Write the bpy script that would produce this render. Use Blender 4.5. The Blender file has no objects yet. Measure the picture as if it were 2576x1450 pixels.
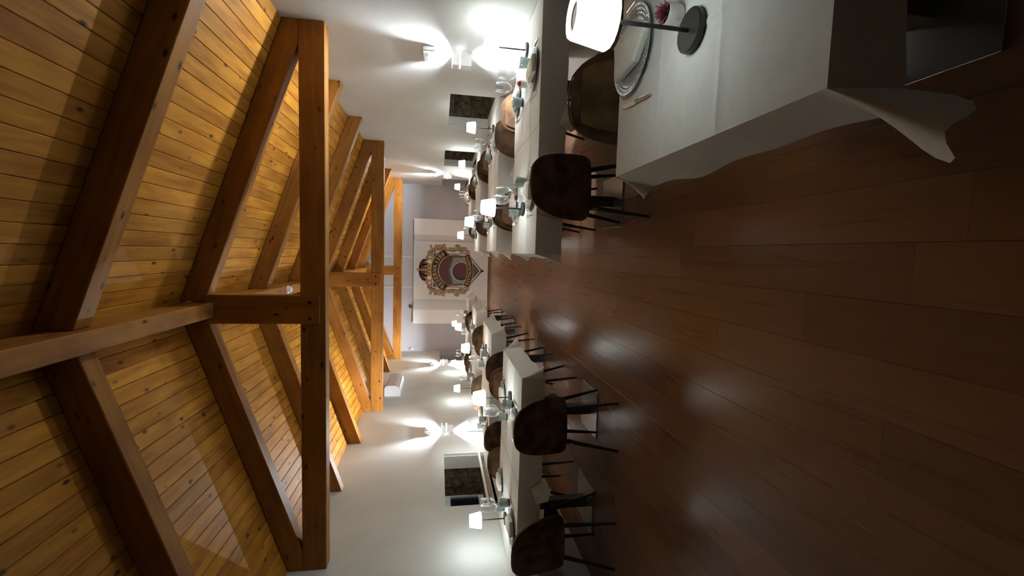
import bpy, bmesh, math, random
from mathutils import Matrix, Vector, noise as mnoise
random.seed(7)
S = bpy.context.scene
C = S.collection

# ------------------------------------------------------------------ camera
fpx = 1103.1
yaw, pit, rol = 0.0797, 0.1668, -0.0165
F = Vector((-math.sin(yaw) * math.cos(pit), math.cos(yaw) * math.cos(pit), -math.sin(pit)))
r0 = Vector((math.cos(yaw), math.sin(yaw), 0))
d0 = F.cross(r0)
Rv = r0 * math.cos(rol) + d0 * math.sin(rol)
Dv = -r0 * math.sin(rol) + d0 * math.cos(rol)
cd = bpy.data.cameras.new('camera')
cam = bpy.data.objects.new('camera', cd)
C.objects.link(cam)
cd.sensor_fit = 'HORIZONTAL'
cd.sensor_width = 36.0
cd.lens = 36.0 * fpx / 2576.0
cd.clip_start = 0.02
m = Matrix.Identity(4)
for i in range(3):                      # the photograph was taken with the phone turned: image right is down
    m[i][0], m[i][1], m[i][2] = Dv[i], Rv[i], -F[i]
m[2][3] = 1.40
cam.matrix_world = m
S.camera = cam

# ------------------------------------------------------------------ world and exposure
W = bpy.data.worlds.new('night')
S.world = W
W.use_nodes = True
W.node_tree.nodes['Background'].inputs[0].default_value = (0.02, 0.03, 0.06, 1)
W.node_tree.nodes['Background'].inputs[1].default_value = 0.05
vs = S.view_settings
vs.view_transform = 'Standard'
vs.look = 'None'
vs.gamma = 1.0
vs.use_curve_mapping = False
vs.exposure = 2.52
SHADE = 3.8          # radiance of a table lamp shade
SHADE_NEAR = 1.45     # the nearest one is turned down
SCONCE_UP = 10.0     # watts
SCONCE_DN = 8.0
S.cycles.use_light_tree=False
S.cycles.max_bounces = 5
S.cycles.diffuse_bounces = 3
S.cycles.transparent_max_bounces = 12
S.cycles.sample_clamp_indirect = 6.0

# ------------------------------------------------------------------ helpers
def nd(nt, t, **k):
    n = nt.nodes.new(t)
    for a, b in k.items():
        if a[0] == '_':
            n.inputs[int(a[1:])].default_value = b
        else:
            setattr(n, a, b)
    return n

def mat(name, col=(.5, .5, .5), rough=.6, metal=0., spec=.5, **k):
    M = bpy.data.materials.new(name)
    M.use_nodes = True
    b = M.node_tree.nodes['Principled BSDF']
    b.inputs['Base Color'].default_value = (*col, 1)
    b.inputs['Roughness'].default_value = rough
    b.inputs['Metallic'].default_value = metal
    b.inputs['Specular IOR Level'].default_value = spec
    for a, v in k.items():
        b.inputs[a].default_value = v
    return M

def noisy(name, c1, c2, scale=8., rough=.7, bump=.0, bscale=200., detail=2., spec=.4, lo=.35, hi=.65, **k):
    M = mat(name, c1, rough, spec=spec, **k)
    nt = M.node_tree
    b = nt.nodes['Principled BSDF']
    tc = nd(nt, 'ShaderNodeTexCoord')
    oi = nd(nt, 'ShaderNodeObjectInfo')
    ad = nd(nt, 'ShaderNodeVectorMath', operation='ADD')
    mu = nd(nt, 'ShaderNodeMath', operation='MULTIPLY', _1=31.7)
    nt.links.new(oi.outputs['Random'], mu.inputs[0])
    nt.links.new(tc.outputs['Object'], ad.inputs[0])
    nt.links.new(mu.outputs[0], ad.inputs[1])
    n = nd(nt, 'ShaderNodeTexNoise')
    n.inputs['Scale'].default_value = scale
    n.inputs['Detail'].default_value = detail
    nt.links.new(ad.outputs[0], n.inputs['Vector'])
    r = nd(nt, 'ShaderNodeValToRGB')
    r.color_ramp.elements[0].color = (*c1, 1)
    r.color_ramp.elements[1].color = (*c2, 1)
    r.color_ramp.elements[0].position = lo
    r.color_ramp.elements[1].position = hi
    nt.links.new(n.outputs[0], r.inputs[0])
    nt.links.new(r.outputs[0], b.inputs['Base Color'])
    if bump > .3:
        n2 = nd(nt, 'ShaderNodeTexNoise')
        n2.inputs['Scale'].default_value = bscale
        n2.inputs['Detail'].default_value = 3
        nt.links.new(ad.outputs[0], n2.inputs['Vector'])
        bp = nd(nt, 'ShaderNodeBump')
        bp.inputs['Strength'].default_value = bump
        bp.inputs['Distance'].default_value = .004
        nt.links.new(n2.outputs[0], bp.inputs['Height'])
        nt.links.new(bp.outputs[0], b.inputs['Normal'])
    return M

def wood(name, dark, light, rough=.45, knots=True, tone=.25, gx=1.2, gy=14., spec=.4, bump=.15, kd=(.03, .012, .004), coat=0., rvar=None, rp=(.38, .66)):
    """grain along the object's own X axis; every piece gets its own tone and offset"""
    M = mat(name, light, rough, spec=spec)
    nt = M.node_tree
    b = nt.nodes['Principled BSDF']
    L = nt.links.new
    tc = nd(nt, 'ShaderNodeTexCoord')
    oi = nd(nt, 'ShaderNodeObjectInfo')
    cx = nd(nt, 'ShaderNodeCombineXYZ')
    for i, k in enumerate((71.3, 17.9, 43.1)):
        q = nd(nt, 'ShaderNodeMath', operation='MULTIPLY', _1=k)
        L(oi.outputs['Random'], q.inputs[0])
        L(q.outputs[0], cx.inputs[i])
    ad = nd(nt, 'ShaderNodeVectorMath', operation='ADD')
    L(tc.outputs['Object'], ad.inputs[0])
    L(cx.outputs[0], ad.inputs[1])
    mp = nd(nt, 'ShaderNodeMapping')
    mp.inputs['Scale'].default_value = (gx, gy, gy)
    L(ad.outputs[0], mp.inputs[0])
    n = nd(nt, 'ShaderNodeTexNoise')
    n.inputs['Scale'].default_value = 1.6
    n.inputs['Detail'].default_value = 3
    n.inputs['Roughness'].default_value = .62
    n.inputs['Distortion'].default_value = .6
    L(mp.outputs[0], n.inputs['Vector'])
    n0 = nd(nt, 'ShaderNodeTexNoise')
    n0.inputs['Scale'].default_value = 2.2
    n0.inputs['Detail'].default_value = 2
    L(ad.outputs[0], n0.inputs['Vector'])
    mx = nd(nt, 'ShaderNodeMath', operation='MULTIPLY_ADD', _1=.45)
    L(n0.outputs[0], mx.inputs[0])
    m2 = nd(nt, 'ShaderNodeMath', operation='MULTIPLY', _1=.6)
    L(n.outputs[0], m2.inputs[0])
    L(m2.outputs[0], mx.inputs[2])
    r = nd(nt, 'ShaderNodeValToRGB')
    r.color_ramp.elements[0].color = (*dark, 1)
    r.color_ramp.elements[1].color = (*light, 1)
    r.color_ramp.elements[0].position = rp[0]
    r.color_ramp.elements[1].position = rp[1]
    L(mx.outputs[0], r.inputs[0])
    col = r.outputs[0]
    if knots:
        mk = nd(nt, 'ShaderNodeMapping')
        mk.inputs['Scale'].default_value = (5.2, 10.5, 10.5)
        L(ad.outputs[0], mk.inputs[0])
        v = nd(nt, 'ShaderNodeTexVoronoi')
        v.inputs['Scale'].default_value = 1.0
        L(mk.outputs[0], v.inputs['Vector'])
        kr = nd(nt, 'ShaderNodeValToRGB')
        kr.color_ramp.elements[0].color = (1, 1, 1, 1)
        kr.color_ramp.elements[1].color = (0, 0, 0, 1)
        kr.color_ramp.elements[0].position = .06
        kr.color_ramp.elements[1].position = .17
        L(v.outputs['Distance'], kr.inputs[0])
        mc = nd(nt, 'ShaderNodeMixRGB')
        L(kr.outputs[0], mc.inputs[0])
        L(col, mc.inputs[1])
        mc.inputs[2].default_value = (*kd, 1)
        col = mc.outputs[0]
    hs = nd(nt, 'ShaderNodeHueSaturation')
    mr = nd(nt, 'ShaderNodeMapRange')
    mr.inputs['To Min'].default_value = 1 - tone
    mr.inputs['To Max'].default_value = 1 + tone
    L(oi.outputs['Random'], mr.inputs[0])
    L(mr.outputs[0], hs.inputs['Value'])
    L(col, hs.inputs['Color'])
    L(hs.outputs[0], b.inputs['Base Color'])
    if bump > .3:
        bp = nd(nt, 'ShaderNodeBump')
        bp.inputs['Strength'].default_value = bump
        bp.inputs['Distance'].default_value = .003
        L(n.outputs[0], bp.inputs['Height'])
        L(bp.outputs[0], b.inputs['Normal'])
    if rvar:
        rr = nd(nt, 'ShaderNodeMapRange')
        rr.inputs['From Min'].default_value = .35
        rr.inputs['From Max'].default_value = .65
        rr.inputs['To Min'].default_value = rvar[0]
        rr.inputs['To Max'].default_value = rvar[1]
        L(n.outputs[0], rr.inputs[0])
        L(rr.outputs[0], b.inputs['Roughness'])
    return M

def emis(name, col, s):
    M = bpy.data.materials.new(name)
    M.use_nodes = True
    nt = M.node_tree
    b = nt.nodes['Principled BSDF']
    b.inputs['Base Color'].default_value = (.8, .8, .8, 1)
    b.inputs['Emission Color'].default_value = (*col, 1)
    b.inputs['Emission Strength'].default_value = s
    return M

def thin_glass(name, tint, base, gl, rough, pattern=None):
    """see-through walls with a Fresnel sheen; pattern adds pressed relief"""
    M = bpy.data.materials.new(name)
    M.use_nodes = True
    nt = M.node_tree
    L = nt.links.new
    nt.nodes.remove(nt.nodes['Principled BSDF'])
    out = nt.nodes['Material Output']
    tr = nd(nt, 'ShaderNodeBsdfTransparent')
    tr.inputs[0].default_value = (*tint, 1)
    g = nd(nt, 'ShaderNodeBsdfPrincipled')
    g.inputs['Base Color'].default_value = (*gl, 1)
    g.inputs['Roughness'].default_value = rough
    g.inputs['Metallic'].default_value = .6
    lw = nd(nt, 'ShaderNodeLayerWeight')
    lw.inputs[0].default_value = .5
    pw = nd(nt, 'ShaderNodeMath', operation='POWER', _1=3.)
    L(lw.outputs['Facing'], pw.inputs[0])
    ma = nd(nt, 'ShaderNodeMath', operation='MULTIPLY_ADD', _1=.8, _2=base)
    L(pw.outputs[0], ma.inputs[0])
    fac = ma.outputs[0]
    if pattern:
        tc = nd(nt, 'ShaderNodeTexCoord')
        v = nd(nt, 'ShaderNodeTexVoronoi', feature='DISTANCE_TO_EDGE')
        v.inputs['Scale'].default_value = pattern
        L(tc.outputs['Object'], v.inputs['Vector'])
        r = nd(nt, 'ShaderNodeMapRange')
        r.inputs['From Max'].default_value = .25
        r.inputs['To Min'].default_value = .5
        r.inputs['To Max'].default_value = 0
        L(v.outputs['Distance'], r.inputs[0])
        a2 = nd(nt, 'ShaderNodeMath', operation='ADD', use_clamp=True)
        L(fac, a2.inputs[0])
        L(r.outputs[0], a2.inputs[1])
        fac = a2.outputs[0]
        bp = nd(nt, 'ShaderNodeBump')
        bp.inputs['Distance'].default_value = .003
        L(v.outputs['Distance'], bp.inputs['Height'])
        L(bp.outputs[0], g.inputs['Normal'])
    mx = nd(nt, 'ShaderNodeMixShader')
    L(fac, mx.inputs[0])
    L(tr.outputs[0], mx.inputs[1])
    L(g.outputs[0], mx.inputs[2])
    L(mx.outputs[0], out.inputs[0])
    return M

# ---- materials
M_PLASTER = noisy('plaster', (.71, .735, .725), (.75, .775, .765), 3, .85, .08, 120)
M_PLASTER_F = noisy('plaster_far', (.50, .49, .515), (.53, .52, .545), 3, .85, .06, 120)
M_WHITE = mat('white_paint', (.90, .90, .88), .6)
M_OFFWHITE = mat('offwhite_paint', (.74, .74, .72), .6)
M_PLASTIC = mat('white_plastic', (.80, .80, .80), .35)
M_STONE = noisy('granite', (.035, .024, .014), (.23, .17, .105), 16, .9, .9, 45, 8, lo=.3, hi=.72)
M_BOARD = wood('ceiling_pine', (.30, .108, .010), (.56, .255, .030), .55, True, .16, 1.3, 11., spec=.2, kd=(.05, .02, .005))
M_BEAM = wood('beam_pine', (.21, .078, .012), (.37, .158, .028), .5, True, .12, .9, 9., spec=.25, kd=(.035, .014, .004))
M_FLOOR = wood('laminate', (.190, .108, .066), (.325, .188, .117), .3, False, .20, .55, 13., spec=.45, bump=.0, rvar=(.27, .34), rp=(.12, .98))
M_BASE = wood('skirting_oak', (.22, .12, .05), (.34, .20, .09), .45, False, .1)
M_CLOTH = noisy('linen', (.76, .775, .76), (.80, .815, .80), 30, .9, .25, 700, spec=.2)
M_NAPKIN = noisy('napkin_cotton', (.80, .79, .74), (.83, .82, .77), 30, .9, .2, 500, spec=.2)
M_SUEDE = noisy('suede', (.038, .021, .013), (.16, .088, .044), 9, .85, .15, 300, 6, spec=.25)
M_SUEDE_IN = noisy('suede_inner', (.10, .052, .024), (.24, .14, .068), 7, .85, .12, 300, 5, spec=.25)
M_PIPING = mat('piping_leather', (.12, .06, .025), .6)
M_BLACK = mat('black_steel', (.012, .012, .013), .4)
M_DARK = mat('dark_lamp_metal', (.022, .021, .02), .45)
M_STEEL = mat('brushed_steel', (.50, .50, .48), .3, .95)
M_COLUMN = mat('column_steel', (.10, .098, .095), .4, .7)
M_TOPWOOD = mat('table_top_board', (.3, .2, .12), .6)
M_SILVER = mat('cutlery_steel', (.62, .60, .57), .18, 1.)
M_PLATE = noisy('pressed_glass_plate', (.30, .31, .30), (.42, .43, .42), 60, .12, .6, 160, spec=.8)
M_GLASS = thin_glass('wine_glass_clear', (.95, .96, .96), .07, (.92, .94, .94), .06)
M_TUMB = thin_glass('pressed_tumbler_glass', (.80, .85, .84), .14, (.46, .52, .51), .12, 70.)
M_TUMBB = mat('tumbler_base_glass', (.02, .026, .028), .08, spec=.8)
M_POT = mat('pot_ceramic', (.74, .73, .71), .5)
M_SOIL = mat('soil', (.03, .016, .02), .9)
M_LEAFS = [mat('leaf_rose', (.42, .10, .12), .5), mat('leaf_coral', (.62, .12, .05), .5), mat('leaf_plum', (.26, .07, .10), .5)]
M_SHADE = emis('lamp_shade_glow', (.93, 1., .95), SHADE)
M_SHADE_N = emis('lamp_shade_glow_dim', (.90, 1., .94), SHADE_NEAR)
M_CAP = mat('lamp_cap_wood', (.18, .10, .055), .5)
M_SLOT = emis('sconce_slot_glow', (.9, .96, 1.), 8.)
M_CLEAR = thin_glass('emergency_lens', (.9, .92, .92), .35, (.8, .8, .8), .2)
M_PANE = mat('night_pane', (.006, .008, .022), .06, spec=.8)
M_GASKET = mat('gasket', (.01, .01, .011), .6)
M_BANNER = noisy('banner_vinyl', (.76, .76, .76), (.79, .79, .79), 2, .5)
M_MAROON = mat('print_maroon', (.085, .016, .024), .6)
M_GOLD = mat('print_gold', (.50, .30, .09), .6)
M_GOLDD = mat('print_bronze', (.20, .10, .035), .6)
M_INK = mat('print_black', (.014, .013, .014), .6)
M_PLUM = mat('print_plum', (.06, .025, .055), .6)
M_GREYP = mat('print_grey', (.42, .42, .40), .6)
M_SILVP = mat('print_silver', (.60, .60, .60), .6)
M_STONEP = mat('print_stone', (.36, .35, .30), .6)
M_MOSS = mat('print_moss', (.09, .10, .05), .6)
M_TAGG = mat('tag_green', (.45, .62, .55), .5)
M_TAGY = mat('tag_yellow', (.34, .27, .07), .5)
M_TAGI = mat('tag_ink', (.03, .07, .10), .5)

# ---- mesh builder
class MB:
    def __init__(s):
        s.v = []
        s.f = []
    def add(s, vs, fs):
        o = len(s.v)
        s.v += [tuple(p) for p in vs]
        s.f += [tuple(i + o for i in f) for f in fs]
        return s
    def box(s, x0, x1, y0, y1, z0, z1):
        return s.add([(x0, y0, z0), (x1, y0, z0), (x1, y1, z0), (x0, y1, z0), (x0, y0, z1), (x1, y0, z1), (x1, y1, z1), (x0, y1, z1)],
                     [(0, 3, 2, 1), (4, 5, 6, 7), (0, 1, 5, 4), (1, 2, 6, 5), (2, 3, 7, 6), (3, 0, 4, 7)])
    def rbox(s, x0, x1, y0, y1, z0, z1, b):
        """box with chamfered vertical edges and a chamfered top"""
        def ring(z, i):
            c = b + i
            return [(x0 + c, y0 + i, z), (x1 - c, y0 + i, z), (x1 - i, y0 + c, z), (x1 - i, y1 - c, z),
                    (x1 - c, y1 - i, z), (x0 + c, y1 - i, z), (x0 + i, y1 - c, z), (x0 + i, y0 + c, z)]
        R = [ring(z0, b * .5), ring(z0 + b * .5, 0), ring(z1 - b * .5, 0), ring(z1, b * .5)]
        vs = sum(R, [])
        fs = [tuple(reversed(range(8))), tuple(range(24, 32))]
        for k in range(3):
            for i in range(8):
                j = (i + 1) % 8
                fs.append((k * 8 + i, k * 8 + j, k * 8 + 8 + j, k * 8 + 8 + i))
        return s.add(vs, fs)
    def lathe(s, prof, n=24, c=(0, 0, 0), close=False):
        vs, fs = [], []
        for r, z in prof:
            for i in range(n):
                a = 2 * math.pi * i / n
                vs.append((c[0] + r * math.cos(a), c[1] + r * math.sin(a), c[2] + z))
        for k in range(len(prof) - 1):
            for i in range(n):
                j = (i + 1) % n
                fs.append((k * n + i, k * n + j, k * n + n + j, k * n + n + i))
        if close:
            fs.append(tuple(reversed(range(n))))
            fs.append(tuple(range((len(prof) - 1) * n, len(prof) * n)))
        return s.add(vs, fs)
    def tube(s, pts, rad, n=8, caps=True):
        pts = [Vector(p) for p in pts]
        if not hasattr(rad, '__len__'):
            rad = [rad] * len(pts)
        vs, fs = [], []
        for k, p in enumerate(pts):
            t = (pts[min(k + 1, len(pts) - 1)] - pts[max(k - 1, 0)]).normalized()
            u = t.cross(Vector((0, 0, 1)))
            if u.length < .05:
                u = t.cross(Vector((0, 1, 0)))
            u.normalize()
            w = t.cross(u)
            for i in range(n):
                a = 2 * math.pi * i / n
                vs.append(tuple(p + (u * math.cos(a) + w * math.sin(a)) * rad[k]))
        for k in range(len(pts) - 1):
            for i in range(n):
                j = (i + 1) % n
                fs.append((k * n + i, k * n + j, k * n + n + j, k * n + n + i))
        if caps:
            fs.append(tuple(reversed(range(n))))
            fs.append(tuple(range((len(pts) - 1) * n, len(pts) * n)))
        return s.add(vs, fs)
    def prism(s, poly, fn):
        """poly: 2D outline; fn(u,v,k) gives the 3D point of the front (k=0) and back (k=1) face"""
        n = len(poly)
        vs = [fn(u, v, 0) for u, v in poly] + [fn(u, v, 1) for u, v in poly]
        fs = [tuple(range(n)), tuple(reversed(range(n, 2 * n)))]
        for i in range(n):
            j = (i + 1) % n
            fs.append((i, n + i, n + j, j))
        return s.add(vs, fs)
    def build(s, name, mt, parent=None, smooth=False, loc=None, mats=None):
        me = bpy.data.meshes.new(name)
        me.from_pydata(s.v, [], s.f)
        bm = bmesh.new()
        bm.from_mesh(me)
        bmesh.ops.recalc_face_normals(bm, faces=bm.faces)
        bm.to_mesh(me)
        bm.free()
        if smooth:
            me.shade_smooth()
            me.set_sharp_from_angle(angle=math.radians(42))
        me.materials.append(mt)
        o = bpy.data.objects.new(name, me)
        C.objects.link(o)
        if parent:
            o.parent = parent
        if loc:
            o.location = loc
        return o

def tag(o, label, cat, group=None):
    o['label'] = label
    o['category'] = cat
    if group:
        o['group'] = group
    return o

def struct(o, label=None):
    o['kind'] = 'structure'
    if label:
        o['label'] = label
    return o

def empty(name, loc=(0, 0, 0), rz=0, label=None, cat=None, group=None):
    o = bpy.data.objects.new(name, None)
    C.objects.link(o)
    o.empty_display_size = .1
    o.location = loc
    o.rotation_euler = (0, 0, rz)
    if label:
        tag(o, label, cat, group)
    return o

def copy_tree(o, parent=None):
    c = o.copy()
    C.objects.link(c)
    c.parent = parent
    for ch in o.children:
        copy_tree(ch, c)
    return c

def bake(o):
    dg = bpy.context.evaluated_depsgraph_get()
    me = bpy.data.meshes.new_from_object(o.evaluated_get(dg))
    o.modifiers.clear()
    o.data = me
    return o

def text_mesh(txt, size, font_bold=.0):
    cu = bpy.data.curves.new('lettering', 'FONT')
    cu.body = txt
    cu.size = size
    cu.align_x = 'CENTER'
    cu.align_y = 'CENTER'
    cu.offset = font_bold
    cu.resolution_u = 3
    t = bpy.data.objects.new('lettering', cu)
    C.objects.link(t)
    bpy.context.view_layer.update()
    dg = bpy.context.evaluated_depsgraph_get()
    me = bpy.data.meshes.new_from_object(t.evaluated_get(dg))
    bpy.data.objects.remove(t)
    vs = [v.co.copy() for v in me.vertices]
    fs = [tuple(p.vertices) for p in me.polygons]
    return vs, fs

# ------------------------------------------------------------------ the room
XR, XL, YF, YB = 1.755, -2.740, 12.070, -2.60
XC = (XR + XL) / 2
HW = (XR - XL) / 2
ZW, SL = 2.615, .346
def zc(x):
    return ZW + SL * (HW - abs(x - XC))
ZA = zc(XC)
ANG = math.atan(SL)

# floor: slab and laminate planks laid along the room
fl = struct(MB().box(XL - .9, XR + .9, YB, YF + .05, -.10, -.012).build('floor', M_GASKET), 'brown wood laminate floor')
PW, PL = .192, 1.285
pm = MB()
def plank_prof(w, t, c):
    return [(-w / 2, -t), (w / 2, -t), (w / 2, -c), (w / 2 - c, 0), (-w / 2 + c, 0), (-w / 2, -c)]
plank_mesh = {}
rows = int(math.ceil((XR - XL) / PW))
for i in range(rows):
    xm = XL + (i + .5) * (XR - XL) / rows
    off = random.random() * PL
    y = YB - off
    while y < YF:
        a, b = max(y, YB), min(y + PL, YF)
        y += PL
        if b - a < .05:
            continue
        w = (XR - XL) / rows - .0006
        ln = round(b - a - .0006, 4)
        if ln not in plank_mesh:
            o = MB().prism(plank_prof(w, .012, .0012), lambda u, v, k: ((-.5 + k) * ln, u, v)).build('plank', M_FLOOR, fl)
            plank_mesh[ln] = o
        else:
            o = plank_mesh[ln].copy()
            C.objects.link(o)
        o.location = (xm, (a + b) / 2, 0)
        o.rotation_euler = (0, 0, math.pi / 2)

# ceiling: panel and tongue-and-groove boards
cl = struct(MB().add([(XL - .1, YB, zc(XL) + .02), (XC, YB, ZA + .03), (XR + .1, YB, zc(XR) + .02), (XL - .1, YF, zc(XL) + .02), (XC, YF, ZA + .03), (XR + .1, YF, zc(XR) + .02)],
                     [(0, 1, 4, 3), (1, 2, 5, 4)]).build('ceiling', M_BOARD), 'knotty pine tongue-and-groove ceiling')
LS = math.hypot(HW, SL * HW)
NB = 24
bw = LS / NB
board_mesh = {}
for s in (-1, 1):
    for i in range(NB):
        d = (i + .5) * bw
        x = XC + s * (HW - d * math.cos(ANG))
        z = ZW + d * math.sin(ANG)
        cuts = sorted(random.sample([1.25, 2.5, 3.75, 5.0, 6.26, 7.51, 8.76, 10.0], 2))
        ends = [YB] + [c + .06 for c in cuts] + [YF]
        for a, b in zip(ends[:-1], ends[1:]):
            L = round(b - a - .001, 4)
            if L not in board_mesh:
                o = board_mesh[L] = MB().prism([(-bw / 2 + .0008, .018), (-bw / 2 + .0008, .005), (-bw / 2 + .0045, 0), (bw / 2 - .0045, 0), (bw / 2 - .0008, .005), (bw / 2 - .0008, .018)],
                                    lambda u, v, k: ((-.5 + k) * L, u, v)).build('ceiling_board', M_BOARD, cl)
            else:
                o = board_mesh[L].copy()
                C.objects.link(o)
            # local x -> world y, local y -> up the slope
            ux = Vector((0, 1, 0))
            uy = Vector((-s * math.cos(ANG), 0, math.sin(ANG)))
            uz = ux.cross(uy)
            if uz.z < 0:
                ux = -ux
                uz = ux.cross(uy)
            o.matrix_local = Matrix(((ux.x, uy.x, uz.x, x), (ux.y, uy.y, uz.y, (a + b) / 2), (ux.z, uy.z, uz.z, z), (0, 0, 0, 1)))

# side walls with deep openings
NR = [(5.095, 6.37, .74, 1.303), (7.89, 9.28, .74, 1.325), (10.98, YF, .74, 1.345)]
NL = [(4.565, 5.81, .74, 1.290), (10.98, YF, .74, 1.340)]
def side_wall(name, x, s, holes, label):
    ys = sorted({YB, YF, *[h[0] for h in holes], *[h[1] for h in holes]})
    zs = sorted({0., ZW + .03, *[h[2] for h in holes], *[h[3] for h in holes]})
    mb = MB()
    for a, b in zip(ys[:-1], ys[1:]):
        hz = [h for h in holes if h[0] <= a and h[1] >= b]
        if hz:
            mb.box(min(x, x + s * .03), max(x, x + s * .03), a, b, 0, hz[0][2])
            mb.box(min(x, x + s * .03), max(x, x + s * .03), a, b, hz[0][3], ZW + .03)
        else:
            mb.box(min(x, x + s * .03), max(x, x + s * .03), a, b, 0, ZW + .03)
    return struct(mb.build(name, M_PLASTER), label)
side_wall('wall_right', XR, 1, NR, 'pale plaster wall on the right')
side_wall('wall_left', XL, -1, NL, 'pale plaster wall on the left')
wf = MB()
wf.prism([(XL - .9, 0), (XR + .9, 0), (XR + .9, ZW - .2), (XR, ZW + .03), (XC, ZA + .05), (XL, ZW + .03), (XL - .9, ZW - .2)], lambda u, v, k: (u, YF + .06 * k, v))
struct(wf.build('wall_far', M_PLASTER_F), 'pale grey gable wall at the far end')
wb = MB()
wb.prism([(XL - .1, 0), (XR + .1, 0), (XR + .1, ZW + .03), (XC, ZA + .05), (XL - .1, ZW + .03)], lambda u, v, k: (u, YB - .06 * k, v))
struct(wb.build('wall_back', mat('dark_bounce_cut', (.035, .022, .014), .6)), 'unseen wall behind the camera, darkened to cut bounced light')  # unseen end wall; its dark brown is made up to cut bounce light

def niche(n, x, s, h, d1, d2, bar=False):
    a, b, z0, z1 = h
    w = struct(empty('window_%d' % n, (x, (a + b) / 2, z0)), ['nearest window opening in the right wall, lined with old stone', 'second window opening in the right wall, lined with old stone', 'farthest window opening in the right wall', 'stone-lined window opening in the left wall with a white guard bar', 'farthest window opening in the left wall'][n - 1])
    def bx(name, x0, x1, y0, y1, q0, q1, mt, par=w):
        p = x + s * x0
        q = x + s * x1
        o = MB().box(min(p, q), max(p, q), y0, y1, q0, q1).build(name, mt, par)
        o.location = -Vector((x, (a + b) / 2, z0)) if par is w else (0, 0, 0)
        return o
    bf = min(b, YF - .02)
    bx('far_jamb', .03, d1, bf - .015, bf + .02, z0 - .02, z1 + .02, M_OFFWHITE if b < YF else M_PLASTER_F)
    bx('near_jamb', .03, d1, a - .02, a + .015, z0 - .02, z1 + .02, M_OFFWHITE)
    bx('lintel', .03, d1, a, b, z1 - .005, z1 + .02, M_OFFWHITE)
    bx('sill', .0, d1 + .02, a, b, z0 - .03, z0 + .004, M_OFFWHITE)
    # rough granite of the old outer wall, as separate dressed blocks
    def stones(y0, y1, inner):
        z = z0 - .02
        k = 0
        while z < z1:
            hgt = random.uniform(.20, .36)
            xx = d1
            while xx < d2 - .02:
                wd = min(random.uniform(.18, .36), d2 - xx)
                j = random.uniform(0, .012)
                o = MB().rbox(0, wd - .002, 0, y1 - y0 + j, 0, min(hgt, z1 + .02 - z) - .002, .006).build('stone', M_STONE, w, True)
                px = x + s * xx if s > 0 else x - xx - wd
                o.location = Vector((px, y0 - (j if inner else 0), z)) - Vector((x, (a + b) / 2, z0))
                xx += wd
            z += hgt
    stones(bf + .004, bf + .06, True)
    bx('outer_lintel', d1, d2 + .2, a - .06, b + .06, z1 + .0, z1 + .05, M_STONE)
    bx('outer_sill', d1, d2 + .2, a - .06, b + .06, z0 - .06, z0 - .004, M_STONE)
    bx('near_stone_jamb', d1, d2 + .2, a - .07, a - .004, z0 - .02, z1 + .02, M_STONE)
    # window at the outer end
    fx = d2
    for nm, y0, y1, q0, q1 in (('frame_side', a - .06, a + .03, z0, z1), ('frame_side', bf - .02, bf + .06, z0, z1), ('frame_head', a + .03, bf - .02, z1 - .10, z1 - .02),
                               ('frame_foot', a + .03, bf - .02, z0, z0 + .07), ('mullion', (a + b) / 2 - .04, (a + b) / 2 + .04, z0 + .07, z1 - .10)):
        bx(nm, fx, fx + .06, y0, y1, q0, q1, M_PLASTIC)
    bx('pane', fx + .025, fx + .035, a + .03, (a + b) / 2 - .04, z0 + .07, z1 - .10, M_PANE)
    bx('pane', fx + .025, fx + .035, (a + b) / 2 + .04, bf - .02, z0 + .07, z1 - .10, M_PANE)
    bx('gasket', fx + .01, fx + .05, a - .06, b + .06, z1 - .02, z1 + .05, M_GASKET)
    bx('outside_board', fx + .07, fx + .09, a - .06, b + .06, z0 - .06, z1 + .05, M_GASKET)
    if bar:
        o = MB().box(x - .018, x + .012, a, b, .803, .828).build('guard_bar', M_WHITE, w)
        o.location = -Vector((x, (a + b) / 2, z0))
for n, h in enumerate(NR):
    niche(n + 1, XR, 1, h, .13 if n < 2 else .3, .55)
niche(4, XL, -1, NL[0], .205, .60, True)
niche(5, XL, -1, NL[1], .30, .60)

# skirting boards
def skirt(name, x0, x1, y0, y1):
    mb = MB().box(x0, x1, y0, y1, 0, .07)
    return struct(mb.build(name, M_BASE), 'oak coloured skirting board')
skirt('baseboard_left', XL, XL + .012, YB, YF)
skirt('baseboard_right', XR - .012, XR, YB, YF)
MBF = MB().box(XL + .012, XR - .012, YF - .012, YF, 0, .06)
struct(MBF.build('baseboard_far', M_BASE), 'oak coloured skirting board below the banner')

# far wall: white panels flanking the banner, cable ducts
def panel(n, xs, label):
    t = struct(empty('trim_%d' % n, ((xs[0] + xs[2]) / 2, YF, 0)), label)
    O = Vector(t.location)
    D = .09
    p = MB().box(min(xs[0], xs[1]), max(xs[0], xs[1]), YF - D, YF, .05, 2.055).build('front_face', M_WHITE, t)
    p.location = -O
    q = MB()
    q.add([(xs[1], YF - D, .05), (xs[2], YF - .01, .05), (xs[2], YF - .01, 2.052), (xs[1], YF - D, 2.052), (xs[1], YF, .05), (xs[2], YF, .05), (xs[2], YF, 2.052), (xs[1], YF, 2.052)],
          [(0, 1, 2, 3), (4, 7, 6, 5), (0, 4, 5, 1), (3, 2, 6, 7), (0, 3, 7, 4), (1, 5, 6, 2)])
    o = q.build('reveal', M_OFFWHITE, t)
    o.location = -O
panel(1, (.852, .431, .262), 'white wall panel right of the banner')
panel(2, (-1.961, -1.580, -1.31), 'white wall panel left of the banner')
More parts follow.
